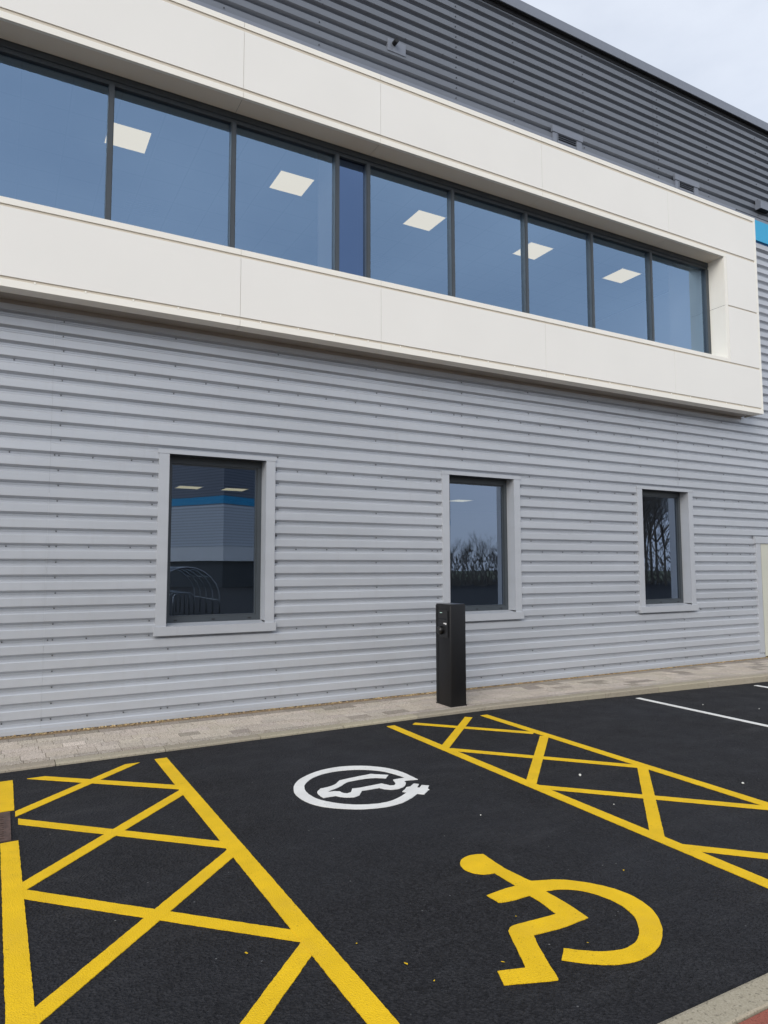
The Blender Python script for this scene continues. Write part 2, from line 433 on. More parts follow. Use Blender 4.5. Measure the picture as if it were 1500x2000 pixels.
# ------------------------------------------------------------------ ribbon window
MX = [-3.3, -1.9, -.50, .872, 2.235, 3.585, 4.032, 5.362, 6.685, 8.02, 9.375]
rx = XOP - .001
mb = MB()
mb.box(XL, rx, YF, YF + .10, 7.005, ZO1 - .001, 0); mb.box(XL, rx, YF + .012, YF + .10, 6.955, 7.004, 0)
mb.box(XL, rx, YF, YF + .10, ZO0 + .001, ZO0 + .07, 0)
mb.box(rx - .075, rx, YF, YF + .10, ZO0 + .071, 6.954, 0)
ribbon = bpart(mb, 'ribbon_window', [M['frame']], label='long first-floor window strip with slim dark mullions')
for x in MX:
    m2 = MB(); m2.box(x - .030, x + .030, YF - .004, YF + .10, ZO0 + .0705, 6.9545, 0); m2.box(x - .020, x + .020, YF - .012, YF - .004, ZO0 + .0705, 6.9545, 0)
    o = m2.build('mullion', [M['frame']]); o.parent = ribbon
ed = [XL] + MX + [rx - .045]
for a, b in zip(ed, ed[1:]):
    y = YF + .045
    dy = random.uniform(-.0012, .0012); dz = random.uniform(-.0012, .0012)
    m2 = MB(); m2.keep = True
    m2.face([(a + .03, y - dy, ZO0 + .07), (b - .03, y + dy, ZO0 + .07), (b - .03, y + dy + dz, 6.955), (a + .03, y - dy + dz, 6.955)])
    dark = abs(a - 3.585) < .01
    o = m2.build('pane', [M['glass_dark'] if dark else M['glass_up']]); o.parent = ribbon
    if dark: o['label'] = 'narrow darker blue pane in front of the column'

# interior seen through it
ZCE = 7.40
mb = MB()
mb.box(XL + .2, XE - .2, 7.93, 16, ZCE, ZCE + .03)
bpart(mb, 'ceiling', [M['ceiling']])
mb = MB()
mb.box(XL + .2, XE - .2, 7.90, 16, 3.6, 4.0, 0); mb.box(XL + .2, XE - .2, 16.01, 16.1, .1, ZCE + .1, 1)
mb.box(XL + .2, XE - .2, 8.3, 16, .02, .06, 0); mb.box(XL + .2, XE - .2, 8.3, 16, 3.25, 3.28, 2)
mb.box(XL + .2, XE - .2, 7.90, 7.95, 4.0, 5.3, 1); mb.box(XL + .2, XE - .2, 7.90, 7.925, 7.05, ZCE + .05, 1)
mb.box(12.0, 12.1, 8.0, 16, 4, 7.4, 1); mb.box(13.5, 13.6, 8.3, 16, .06, 3.3, 1)
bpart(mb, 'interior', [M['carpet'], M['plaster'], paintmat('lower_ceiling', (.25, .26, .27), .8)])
for gx, gy in ((1.75, 11.2), (5.9, 11.1), (9.2, 11.3)):
    gm = MB(); gm.box(gx - .27, gx + .27, gy - .27, gy + .27, ZCE - .008, ZCE - .001, 0)
    for i in range(7): gm.box(gx - .24, gx + .24, gy - .24 + i * .07, gy - .21 + i * .07, ZCE - .014, ZCE - .0085, 1)
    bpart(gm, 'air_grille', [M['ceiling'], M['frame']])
mb = MB(); mb.box(3.63, 3.99, 7.955, 8.47, 4.01, ZCE - .001); bpart(mb, 'column', [M['plaster']])
mb = MB(); mb.box(10.95, 11.3, 7.955, 8.66, 4.01, ZCE - .001); bpart(mb, 'column', [M['plaster']])

def ceiling_light(x, y, z, s, label, group):
    t = tag(empty('ceiling_light', (x, y, z)), label, 'ceiling light', group)
    a = MB(); e = .012
    a.box(-s / 2, s / 2, -s / 2, -s / 2 + e, -.014, -.001); a.box(-s / 2, s / 2, s / 2 - e, s / 2, -.014, -.001)
    a.box(-s / 2, -s / 2 + e, -s / 2 + e, s / 2 - e, -.014, -.001); a.box(s / 2 - e, s / 2, -s / 2 + e, s / 2 - e, -.014, -.001)
    a.build('frame', [M['plaster']], t)
    d = MB(); d.box(-s / 2 + e, s / 2 - e, -s / 2 + e, s / 2 - e, -.010, -.001); d.build('diffuser', [M['diffuser']], t)
for x, w in ((1.27, 'square ceiling light behind the leftmost mullion, partly cut by it'), (3.59, 'square ceiling light left of the white column'),
             (5.92, 'square ceiling light just right of the narrow dark pane'), (8.24, 'square ceiling light behind the fifth mullion, split by it'),
             (10.50, 'rightmost square ceiling light behind the strip window')):
    ceiling_light(x, 9.38, ZCE, .54, w, 'ceiling lights behind the upper window strip')
for x, y, w in ((3.14, 13.6, 'left dim ceiling light inside the left ground-floor window'), (4.03, 13.55, 'right dim ceiling light inside the left ground-floor window'), (9.4, 13.4, 'dim ceiling light inside the middle ground-floor window')):
    ceiling_light(x, y, 3.25, .46, w, 'ceiling lights in the ground-floor room')

# ------------------------------------------------------------------ ground-floor windows
for i, (x0, x1) in enumerate(LW):
    t = .112; yo = YC - .012; yr = 8.0
    a, b = x0 + t, x1 - t; z0, z1 = 1.055, WZ1 - .045
    fr = MB()
    f = .052
    for q in ((a, b, z0 + .015, z0 + .075), (a, b, z1 - .075, z1), (a, a + f, z0 + .075, z1 - .075), (b - f, b, z0 + .075, z1 - .075)):
        fr.box(q[0], q[1], yr - .03, yr + .04, q[2], q[3], 0)
    g = .018
    for q in ((a + f, b - f, z0 + .075, z0 + .075 + g), (a + f, b - f, z1 - .075 - g, z1 - .075), (a + f, a + f + g, z0 + .075 + g, z1 - .075 - g), (b - f - g, b - f, z0 + .075 + g, z1 - .075 - g)):
        fr.box(q[0], q[1], yr - .012, yr + .03, q[2], q[3], 0)
    for s in (.12, .5, .88): fr.box(a + (b - a) * s - .018, a + (b - a) * s + .018, yr - .034, yr - .0305, z0 + .036, z0 + .048, 1)
    o = bpart(fr, 'window', [M['frame'], M['black']], label=['ground-floor window reflecting a building with a blue stripe', 'ground-floor window behind the black charging post', 'ground-floor window nearest the cream door'][i])
    p = MB(); p.keep = True; p.face([(a + f + g, yr + .005, z0 + .075 + g), (b - f - g, yr + .005, z0 + .075 + g), (b - f - g, yr + .005, z1 - .075 - g), (a + f + g, yr + .005, z1 - .075 - g)])
    p.build('pane', [M['glass_low']], o)
    tr = MB()
    tr.box(x0 - .012, x1 + .012, yo - .004, YC + .01, WZ1 - .045, WZ1, 0)                         # head
    tr.box(x0, a, yo, yo + .006, 1.036, WZ1 - .0455, 0); tr.box(b, x1, yo, yo + .006, 1.036, WZ1 - .0455, 0)
    tr.box(x0, x0 + .004, yo + .006, YT, 1.055, WZ1 - .0455, 0); tr.box(x1 - .004, x1, yo + .006, YT, 1.055, WZ1 - .0455, 0)
    tr.box(a - .004, a, yo + .006, yr - .0305, 1.07, z1, 0); tr.box(b, b + .004, yo + .006, yr - .0305, 1.07, z1, 0)     # reveals
    tr.box(a, b, yo + .006, yr - .0305, z1 + .0005, z1 + .004, 1)
    tr.build('window_trim', [M['silver_trim'], M['frame']], o)
    s_ = MB()
    vs = [(x0 - .018, yo - .022, .95), (x1 + .018, yo - .022, .95), (x1 + .018, yo - .022, 1.045), (x0 - .018, yo - .022, 1.045),
          (x0 - .018, YT, .95), (x1 + .018, YT, .95), (x1 + .018, YT, 1.054), (x0 - .018, YT, 1.054)]
    s_.mesh(vs, [(0, 1, 2, 3), (0, 4, 5, 1), (3, 2, 6, 7), (0, 3, 7, 4), (1, 5, 6, 2)])
    s_.mesh([(a, YT, 1.0545), (b, YT, 1.0545), (b, yr - .03, 1.0695), (a, yr - .03, 1.0695)], [(0, 1, 2, 3)])
    s_.build('sill', [M['silver_trim']], o)

# ------------------------------------------------------------------ door at the right
mb = MB()
yo = YC - .012
mb.box(11.93, 13.30, yo - .014, YC + .012, 2.10, 2.225, 0)
mb.box(11.97, 12.095, yo, yo + .006, .14, 2.0995, 0); mb.box(11.97, 11.974, yo + .006, YT, .14, 2.0995, 0)
mb.box(13.12, 13.25, yo, yo + .006, .14, 2.0995, 0)
mb.box(12.095, 12.110, yo + .012, YT + .04, .11, 2.0995, 1)
dr = bpart(mb, 'door', [M['silver_trim'], M['frame']], label='cream side door in a silver trim')
m2 = MB(); m2.box(12.112, 13.118, yo + .004, YT + .02, .075, 2.095); m2.build('door_leaf', [M['door']], dr)
m2 = MB(); m2.tube([(13.0, yo - .05, 1.0), (13.0, yo - .05, 1.14)], .01); m2.box(12.992, 13.008, yo - .045, yo + .003, 1.02, 1.035); m2.box(12.992, 13.008, yo - .045, yo + .003, 1.105, 1.12); m2.build('handle', [M['galv']], dr)

# ------------------------------------------------------------------ vents, pipe, scupper
for x0, lab in ((7.30, 'left louvred vent above the white surround'), (10.13, 'right louvred vent above the white surround')):
    fr = MB(); yv = YC - .022
    fr.box(x0, x0 + .11, yv, YT + .03, 8.02, 8.4595, 0); fr.box(x0 + .50, x0 + .61, yv, YT + .03, 8.02, 8.4595, 0)
    fr.box(x0 - .015, x0 + .625, yv - .012, YC + .01, 8.46, 8.56, 0)
    fr.box(x0 + .085, x0 + .089, yv - .003, yv, 8.1, 8.44, 1)
    v = bpart(fr, 'vent', [M['dark_trim'], M['black']], label=lab)
    l = MB(); l.box(x0 + .11, x0 + .50, YT + .02, YT + .028, 8.02, 8.4595, 1)
    z = 8.05
    while z < 8.45:
        l.mesh([(x0 + .11, yv + .012, z), (x0 + .50, yv + .012, z), (x0 + .50, YT, z + .03), (x0 + .11, YT, z + .03), (x0 + .11, yv + .012, z + .005), (x0 + .50, yv + .012, z + .005)],
               [(0, 1, 2, 3), (0, 4, 5, 1)]); z += .034
    l.build('louvre', [M['dark_trim'], M['black']], v)
mb = MB()
mb.box(4.36, 4.645, YC - .009, YT, 8.715, 8.885, 0)
pv = bpart(mb, 'overflow_pipe', [M['dark_trim']], label='short black overflow pipe through a grey plate')
m2 = MB(); m2.tube([(4.46, YC - .008, 8.835), (4.46, YC - .085, 8.830)], .033, 16)
m2.tube([(4.46, YC - .0852, 8.830), (4.46, YC - .086, 8.830)], .026, 16, 1); m2.build('pipe', [M['post_black'], M['black']], pv)
mb = MB()
vs = [(12.43, YC - .11, 8.49), (12.75, YC - .11, 8.49), (12.75, YC - .11, 8.63), (12.43, YC - .11, 8.63), (12.43, YC, 8.49), (12.75, YC, 8.49), (12.75, YC, 8.70), (12.43, YC, 8.70)]
mb.mesh(vs, [(0, 1, 2, 3), (3, 2, 6, 7), (0, 3, 7, 4), (1, 5, 6, 2)], 0); mb.mesh(vs, [(0, 4, 5, 1)], 1)  # underside black: the shade beneath the box is painted on
bpart(mb, 'scupper_box', [M['dark_trim'], M['black']], label='small dark rainwater box above the blue stripe')

# ------------------------------------------------------------------ ground
mb = MB()
mb.face([(-260, -260, -.03), (260, -260, -.03), (260, 260, -.03), (-260, 260, -.03)])
tag(mb.build('ground', [M['grass']]), kind='structure')
mb = MB()
xs = [-60, -20, -6, 0, 4, 8, 12, 20, 60]
KB = lambda x: 6.665 + .018 * min(max(x, 0), 4.2) - .078 * max(0, min(x, 9.9) - 5.2) - .012 * max(0, x - 9.9)
for a, b in zip(xs, xs[1:]):
    mb.face([(a, 1.80, 0), (b, 1.80, 0), (b, 6.95, 0), (a, 6.95, 0)])
tag(mb.build('car_park', [M['asphalt']]), kind='structure')
mb = MB(); mb.face([(-60, -60, .0), (70, -60, .0), (70, -2.2, .0), (-60, -2.2, .0)])
tag(mb.build('access_road', [M['asphalt']]), kind='structure')

ZK = lambda x: .026 if x < 3.5 else (.026 + .064 * min(1, (x - 3.5) / 5.5))
def zpave(x, y):
    t = min(1, max(0, (y - KB(x) - .11) / (7.90 - KB(x) - .11))); return ZK(x) * (1 - t) + .051 * t
# kerb stones of the wall-side pavement
def kerb_stones(name, edge, zt, zb, wide, x0, x1, sgn):
    mb = MB(); x = x0
    while x < x1:
        L = .915; a, b = x + .003, x + L - .003
        tone = random.uniform(.86, 1.08); c = (tone, tone * random.uniform(.97, 1), tone * random.uniform(.94, 1))
        prof = [(0, zb), (0.0, -.012), (.008, -.003), (.02, 0), (wide - .006, 0), (wide, -.006), (wide, zb)]
        pts = []
        for xx in (a, (a + b) / 2, b):
            for (u, dz) in prof:
                pts.append((xx, edge(xx) + sgn * u, (zt(xx) + dz) if dz != zb else zb))
        n = len(prof); fs = []
        for j in range(2):
            for q in range(n - 1): fs.append((j * n + q, j * n + q + 1, (j + 1) * n + q + 1, (j + 1) * n + q))
        fs += [tuple(range(n)), tuple(range(2 * n, 3 * n))]
        mb.mesh(pts, fs, 0, c); x += L
    return tag(mb.build(name, [M['concrete']]), kind='structure')
kerb_stones('kerb', KB, ZK, -.05, .125, -9.6, 34, 1)
# pavement: bedding sheet and individual block texture in one mesh
mb = MB(); bed = []
nx = 90
for i in range(nx):
    a, b = -10 + 44 * i / nx, -10 + 44 * (i + 1) / nx
    ya, yb = KB(a) + .11, KB(b) + .11
    mb.face([(a, ya, zpave(a, ya) - .006), (b, yb, zpave(b, yb) - .006), (b, 7.9, .045), (a, 7.9, .045)], 1)
rows = []; y = 0.128; rowd = [.10, .155, .14, .14, .14, .14, .13]
acc = .128
for ri, d in enumerate(rowd):
    x = -9.5 + random.uniform(0, .2)
    while x < 33:
        L = .2 if ri in (0, 6) else random.choice([.2, .2, .26, .3, .16])
        a, b = x + .0022, x + L - .0022
        off = lambda xx, u: KB(xx) + u + (7.72 - KB(xx) - .128 - sum(rowd)) * max(0, (u - .3)) / (sum(rowd) - .172)
        tone = random.uniform(.96, 1.16); r = random.random()
        if ri == 0: tone *= .80
        elif ri == 6: tone *= .60
        elif r < .085: tone *= .64
        elif r > .985: tone *= 1.18
        c = (tone, tone * random.uniform(.975, 1.0), tone * random.uniform(.95, 1.0))
        P4 = [(a, off(a, acc + .002)), (b, off(b, acc + .002)), (b, off(b, acc + d - .002)), (a, off(a, acc + d - .002))]
        h = random.uniform(-.0012, .0012)
        top = [(px, py, zpave(px, py) + h) for px, py in P4]
        mb.mesh(top + [(p[0], p[1], p[2] - .006) for p in top], [(0, 1, 2, 3), (0, 4, 5, 1), (1, 5, 6, 2), (2, 6, 7, 3), (3, 7, 4, 0)], 0, c)
        x += L
    acc += d
mb.face([(-10, 7.715, .048), (34, 7.715, .048), (34, 7.9, .049), (-10, 7.9, .049)], 2)
tag(mb.build('footpath', [M['block'], M['sand'], M['soil']]), kind='structure')
# gravel strip against the wall
mb = MB()
ico = bmesh.new(); bmesh.ops.create_icosphere(ico, subdivisions=1, radius=1)
iv = [v.co.copy() for v in ico.verts]; jf = [[v.index for v in f.verts] for f in ico.faces]; ico.free()
for i in range(2000):
    x = -1.0 + 15.5 * random.random() ** 1.15; y = random.uniform(7.745, 7.835)
    if y < 7.69 or y > 7.83: continue
    s = random.uniform(.004, .011); sc = Vector((s * random.uniform(.8, 1.5), s * random.uniform(.8, 1.3), s * random.uniform(.5, .9)))
    rot = Matrix.Rotation(random.uniform(0, 6.3), 3, 'Z') @ Matrix.Rotation(random.uniform(-.5, .5), 3, 'X')
    t = random.uniform(.6, 1.25)
    mb.mesh([rot @ Vector((v.x * sc.x, v.y * sc.y, v.z * sc.z)) + Vector((x, y, .052 + sc.z * .4)) for v in iv], jf, 0, (t, t * random.uniform(.9, 1), t * random.uniform(.75, 1)))
tag(mb.build('gravel', [M['gravel']]), 'thin strip of tan gravel along the foot of the wall', 'gravel', kind='stuff')

# near kerb and red paving
kerb_stones('near_kerb', lambda x: 1.876, lambda x: .022, -.05, .135, -9.85, 34, -1)
mb = MB(); mb.face([(-10, -2.2, .004), (34, -2.2, .004), (34, 1.745, .004), (-10, 1.745, .004)], 1)
y = 1.735; r = 0
while y > .1:
    x = -4.0 + (.1 if r % 2 else 0)
    while x < 9:
        t = random.uniform(.82, 1.12); c = (t, t * random.uniform(.9, 1.05), t * random.uniform(.9, 1.05))
        a, b, y1, y0 = x + .0018, x + .1982, y - .0018, y - .0982
        mb.mesh([(a, y0, .012), (b, y0, .012), (b, y1, .012), (a, y1, .012), (a - .001, y0 - .001, .005), (b + .001, y0 - .001, .005), (b + .001, y1 + .001, .005), (a - .001, y1 + .001, .005)],
                [(0, 1, 2, 3), (0, 4, 5, 1), (1, 5, 6, 2), (2, 6, 7, 3), (3, 7, 4, 0)], 0, c)
        x += .2
    y -= .1; r += 1
tag(mb.build('near_footpath', [M['redblock'], M['sand']]), kind='structure')

# ------------------------------------------------------------------ painted markings
def jitter_poly(pts, step=.018, amp=.0014):
    out = []
    n = len(pts)
    for i in range(n):
        a, b = Vector(pts[i]), Vector(pts[(i + 1) % n]); L = (b - a).length; k = max(1, int(L / step)); nn = Vector((-(b - a).y, (b - a).x)).normalized() if L else Vector((0, 0))
        for j in range(k):
            p = a.lerp(b, j / k)
            out.append(p + nn * (random.uniform(-amp, amp) + .0009 * noise.noise(Vector((p.x * 9, p.y * 9, i)))))
    return out
def poly_face(mb, pts, z=.004, m=0):
    pts = jitter_poly(pts)
    tri = geometry.tessellate_polygon([[Vector((p.x, p.y, 0)) for p in pts]])
    n = len(pts)
    mb.mesh([(p.x, p.y, z) for p in pts] + [(p.x, p.y, 0.0005) for p in pts], [t for t in tri] + [(i, (i + 1) % n, n + (i + 1) % n, n + i) for i in range(n)], m)
def bar(mb, p, q, w=.1, z=.004, cuta=None, cutb=None):
    p, q = Vector(p), Vector(q); d = (q - p).normalized(); s = Vector((-d.y, d.x)) * w / 2
    a0, a1, b0, b1 = p + s, p - s, q + s, q - s
    def cut(pt, c):  # slide the corner along the bar until it meets the line x=c or y=c
        ax, val = c
        comp = d.x if ax == 'x' else d.y; cur = pt.x if ax == 'x' else pt.y
        return pt + d * ((val - cur) / comp)
    if cuta: a0, a1 = cut(a0, cuta), cut(a1, cuta)
    if cutb: b0, b1 = cut(b0, cutb), cut(b1, cutb)
    poly_face(mb, [a1, b1, b0, a0], z)

# left hatched zone
mb = MB()
bar(mb, (1.296, 6.47), (1.296, 1.93), .104, .0046)                                # bay line
bar(mb, (.095, 6.39), (.095, 5.615), .092, .0046); bar(mb, (.105, 4.985), (.135, 1.93), .098, .0046)
bar(mb, (.10, 5.476), (1.062, 6.44), .085, .0036, ('x', .145), ('y', 6.43))
bar(mb, (.315, 6.378), (1.27, 5.560), .085, .0040, ('y', 6.385), ('x', 1.246))
bar(mb, (.12, 5.394), (1.27, 4.284), .085, .0036, ('x', .16), ('x', 1.246))
bar(mb, (.11, 4.212), (1.27, 5.46), .085, .0040, ('x', .158), ('x', 1.246))
bar(mb, (.12, 4.217), (1.27, 3.080), .085, .0036, ('x', .160), ('x', 1.246))
bar(mb, (.12, 2.986), (1.27, 4.186), .085, .0040, ('x', .170), ('x', 1.246))
bar(mb, (1.27, 3.013), (.17, 1.90), .085, .0040, ('x', 1.246), ('y', 1.93))
tag(mb.build('hatched_marking', [M['yellow']]), 'yellow hatched access zone on the left with an ironwork grate at its edge', 'road marking', 'yellow hatched access zones')
# right hatched zone
mb = MB()
Bx = lambda y: 3.655 + .0145 * (y - 4.4); Cx = lambda y: 4.835 + .020 * (y - 4.6)
bar(mb, (Bx(6.58), 6.58), (Bx(1.93), 1.93), .094, .0046); bar(mb, (Cx(6.53), 6.53), (Cx(1.93), 1.93), .094, .0046)
def hb(p, q, z): bar(mb, p, q, .085, z, ('x', Bx((p[1] if p[0] < q[0] else q[1])) + .045) if p[0] < 4.2 else None, None)
for p, q, z in (((3.96, 6.556), (4.80, 5.597), .0036), ((4.66, 6.525), (3.70, 5.565), .0040), ((3.70, 5.48), (4.80, 4.215), .0036), ((4.80, 5.438), (3.68, 4.334), .0040),
                ((3.67, 4.235), (4.78, 3.06), .0036), ((4.78, 4.208), (3.65, 3.112), .0040), ((3.63, 2.952), (4.60, 1.93), .0036), ((4.77, 3.03), (3.70, 1.96), .0040)):
    bar(mb, p, q, .085, z)
tag(mb.build('hatched_marking', [M['yellow']]), 'yellow hatched access zone right of the wheelchair symbol, starting below the black post', 'road marking', 'yellow hatched access zones')
# white bay lines
mb = MB(); bar(mb, (7.222, 6.40), (7.10, 3.2), .075, .004)
tag(mb.build('bay_line', [M['whitepaint']]), 'thin white bay line nearer the camera, right of the yellow hatching', 'road marking', 'white bay lines')
mb = MB(); bar(mb, (9.43, 6.25), (9.30, 3.0), .075, .004)
tag(mb.build('bay_line', [M['whitepaint']]), 'thin white bay line at the right edge, only its end showing', 'road marking', 'white bay lines')

WHEEL = [(2.539, 3.427), (2.527, 3.215), (2.549, 3.021), (2.584, 3.004), (2.689, 2.96), (2.769, 2.891), (2.845, 2.788), (2.884, 2.682), (2.885, 2.566), (2.845, 2.454), (2.772, 2.357), (2.679, 2.28), (2.59, 2.233), (2.509, 2.213), (2.427, 2.212), (2.336, 2.238), (2.250, 2.293), (2.166, 2.372), (2.237, 2.437), (2.315, 2.368), (2.395, 2.322), (2.47, 2.304), (2.548, 2.316), (2.615, 2.354), (2.676, 2.41), (2.733, 2.488), (2.764, 2.587), (2.758, 2.686), (2.726, 2.774), (2.677, 2.834), (2.61, 2.875), (2.537, 2.892), (2.54, 2.727), (2.529, 2.582), (2.361, 2.572), (2.196, 2.586), (2.16, 2.519), (2.103, 2.389), (2.063, 2.288), (2.048, 2.268), (1.837, 2.349), (1.872, 2.438), (1.991, 2.401), (2.053, 2.531), (2.101, 2.639), (2.125, 2.677), (2.168, 2.698), (2.246, 2.693), (2.42, 2.682), (2.436, 2.815), (2.434, 2.894), (2.321, 2.894), (2.250, 2.910), (2.243, 3.0), (2.349, 3.013), (2.443, 3.014), (2.442, 3.108), (2.441, 3.191), (2.38, 3.207), (2.334, 3.251), (2.322, 3.319), (2.350, 3.39), (2.405, 3.435), (2.473, 3.448)]
EVSYM = [(2.959, 4.842), (2.958, 4.936), (2.95, 5.069), (2.907, 5.216), (2.823, 5.332), (2.718, 5.412), (2.596, 5.459), (2.455, 5.462), (2.318, 5.422), (2.179, 5.335), (2.083, 5.236), (2.016, 5.115), (1.978, 4.988), (1.974, 4.86), (1.994, 4.736), (2.045, 4.634), (2.123, 4.547), (2.229, 4.47), (2.342, 4.425), (2.456, 4.409), (2.577, 4.43), (2.688, 4.487), (2.772, 4.546), (2.812, 4.51), (2.884, 4.573), (2.902, 4.58), (2.907, 4.616), (2.954, 4.667), (2.91, 4.706), (2.859, 4.657), (2.849, 4.676), (2.903, 4.733), (2.876, 4.769), (2.813, 4.717), (2.782, 4.72), (2.747, 4.683), (2.698, 4.641), (2.719, 4.61), (2.615, 4.541), (2.506, 4.499), (2.407, 4.5), (2.295, 4.538), (2.2, 4.608), (2.129, 4.698), (2.078, 4.802), (2.063, 4.928), (2.082, 5.055), (2.133, 5.169), (2.231, 5.275), (2.347, 5.341), (2.484, 5.362), (2.622, 5.335), (2.726, 5.277), (2.813, 5.188), (2.867, 5.06), (2.895, 4.934), (2.782, 4.932), (2.756, 4.845), (2.724, 4.804), (2.691, 4.814), (2.678, 4.847), (2.657, 4.891), (2.587, 4.886), (2.468, 4.881), (2.403, 4.889), (2.358, 4.818), (2.32, 4.806), (2.298, 4.832), (2.29, 4.877), (2.255, 4.902), (2.205, 4.903), (2.233, 4.928), (2.342, 4.98), (2.438, 5.052), (2.544, 5.065), (2.662, 5.055), (2.754, 4.994), (2.812, 5.059), (2.7, 5.154), (2.584, 5.145), (2.404, 5.122), (2.329, 5.045), (2.255, 5.014), (2.192, 5.007), (2.139, 4.948), (2.124, 4.889), (2.124, 4.802), (2.224, 4.799), (2.252, 4.752), (2.288, 4.723), (2.329, 4.706), (2.381, 4.724), (2.445, 4.81), (2.526, 4.806), (2.592, 4.806), (2.615, 4.757), (2.656, 4.72), (2.716, 4.714), (2.781, 4.749), (2.829, 4.81), (2.84, 4.857), (2.864, 4.865)]
def smooth_poly(P, ang=32):
    """Catmull-Rom through the outline, keeping corners sharper than `ang` degrees per point"""
    n = len(P); out = []
    V = [Vector(p) for p in P]
    def corner(i):
        a, b = (V[i] - V[i - 1]), (V[(i + 1) % n] - V[i])
        return abs(a.angle_signed(b)) > R(ang)
    for i in range(n):
        p1, p2 = V[i], V[(i + 1) % n]
        p0 = V[i - 1] if not corner(i) else p1 * 2 - p2
        p3 = V[(i + 2) % n] if not corner((i + 1) % n) else p2 * 2 - p1
        k = 4 if (p2 - p1).length > .03 else 2
        for j in range(k):
            t = j / k
            out.append(.5 * ((2 * p1) + (p2 - p0) * t + (2 * p0 - 5 * p1 + 4 * p2 - p3) * t * t + (3 * p1 - p0 - 3 * p2 + p3) * t ** 3))
    return out
for name, P, mt, lab in (('wheelchair_symbol', WHEEL, 'yellow', 'large yellow wheelchair symbol painted on the asphalt bay'),
                         ('charging_symbol', EVSYM, 'whitepaint', 'white ring symbol of a car with a plug painted on the asphalt')):
    mb = MB(); poly_face(mb, smooth_poly(P), .004)
    tag(mb.build(name, [M[mt]]), lab, 'road marking')

# ------------------------------------------------------------------ ironwork grate
mb = MB()
g0x, g1x, g0y, g1y = -.46, .112, 5.03, 5.60
t = tag(empty('drain_grate', (-.17, 5.3, 0)), 'small rusty iron drain grate cut into the yellow line at the left edge', 'drain grate')
fr = MB()
fr.box(-.285, .285, -.285, -.255, -.02, .008); fr.box(-.285, .285, .255, .285, -.02, .008); fr.box(-.285, -.255, -.255, .255, -.02, .008); fr.box(.255, .285, -.255, .255, -.02, .008)
fr.build('frame', [M['iron']], t)
gr = MB(); gr.box(-.253, .253, -.253, .253, .001, .003, 1)
for i in range(12):
    yy = -.235 + i * .041
    for x0, x1 in ((-.245, -.13), (-.12, -.005), (.005, .12), (.13, .245)): gr.box(x0, x1, yy, yy + .024, .003, .0085, 0)
for xx in (-.251, -.13, -.005, .12, .245): gr.box(xx, xx + .0095, -.25, .25, .003, .0088, 0)
gr.build('grating', [M['iron'], M['black']], t)

# ------------------------------------------------------------------ charging post
px, py, pz = 4.795, 7.065, ZK(4.8) + .004
post = tag(empty('charging_post', (px, py, pz)), 'tall square black charging post standing on the pavement before the middle window', 'charging post')
H = 1.192; hx, hy = .112, .158
b = MB(); b.box(-hx, hx, -hy, hy, 0, H - .004, 0, ch=.011); bo = b.build('body', [M['post_black']], post, True)
b = MB(); b.box(-hx + .004, hx - .004, -hy + .004, hy - .004, H - .0035, H + .004, 0, ch=.003); b.build('cap', [paintmat('black_cap', (.035, .035, .038), .3)], post)
b = MB(); b.box(-hx - .0045, -hx - .0005, hy - .045, hy - .008, .02, H - .02, 0, ch=.002); b.box(-hx - .002, -hx - .0004, hy - .056, hy - .046, .02, H - .03, 1); b.build('side_rail', [M['post_black'], M['black']], post)
pn = MB(); pn.box(-hx - .010, -hx - .0005, -.112, .085, .795, 1.120, 0, ch=.004)
pn.box(-hx - .0106, -hx - .0102, -.120, -.112, .79, 1.115, 1)
pn.box(-hx - .0112, -hx - .0102, -.09, .078, 1.008, 1.024, 1)
pno = pn.build('control_panel', [M['post_panel'], M['black']], post)
k = MB(); k.tube([(-hx - .0105, .025, .880), (-hx - .040, .025, .880), (-hx - .048, .025, .880)], [.052, .050, .042], 32)
k.tube([(-hx - .0482, .025, .880), (-hx - .054, .025, .880)], [.036, .030], 32); k.build('socket_cover', [M['post_panel']], pno)
k = MB(); k.box(-hx - .0112, -hx - .0102, -.092, -.030, .958, .972); k.box(-hx - .0114, -hx - .0103, -.092, -.060, .952, .957)
k.build('label', [M['post_label']], pno)
k = MB(); k.box(-hx - .0112, -hx - .0102, .000, .050, 1.088, 1.093); k.build('indicator', [M['led']], pno)
b = MB(); b.box(-hx - .003, hx + .003, -hy - .003, hy + .003, -.004, .010); b.build('base_plate', [M['post_panel']], post)

# ------------------------------------------------------------------ pebbles and paint flakes
def stone(name, x, y, s, mt, lab, cat, group, flat=.7):
    mb = MB(); ph = random.uniform(0, 6)
    mb.mesh([(v.x * s * (1 + .25 * math.sin(v.y * 4 + ph)), v.y * s * .85 * (1 + .2 * math.sin(v.z * 5 + ph)), v.z * s * flat) for v in iv], jf)
    o = mb.build(name, [mt]); o.location = (x, y, s * flat * .8 + .001); o.rotation_euler.z = ph; tag(o, lab, cat, group)
for x, y, s, lab in ((4.149 * 1.0, 4.286, .015, 'white pebble inside the right yellow hatching'), (5.104, 3.523, .011, 'pale pebble right of the yellow hatching near the edge'),
                     (3.865, 3.667, .006, 'small pebble low inside the right hatching'), (2.913, 3.953, .006, 'small grey pebble above the wheelchair symbol'),
                     (7.556, 5.7, .009, 'small pebble just beyond the white bay line'), (7.917, 5.214, .008, 'small pebble right of the white bay line')):
    stone('pebble', x, y, s, M['pebble'], lab, 'pebble', 'loose pebbles on the asphalt')
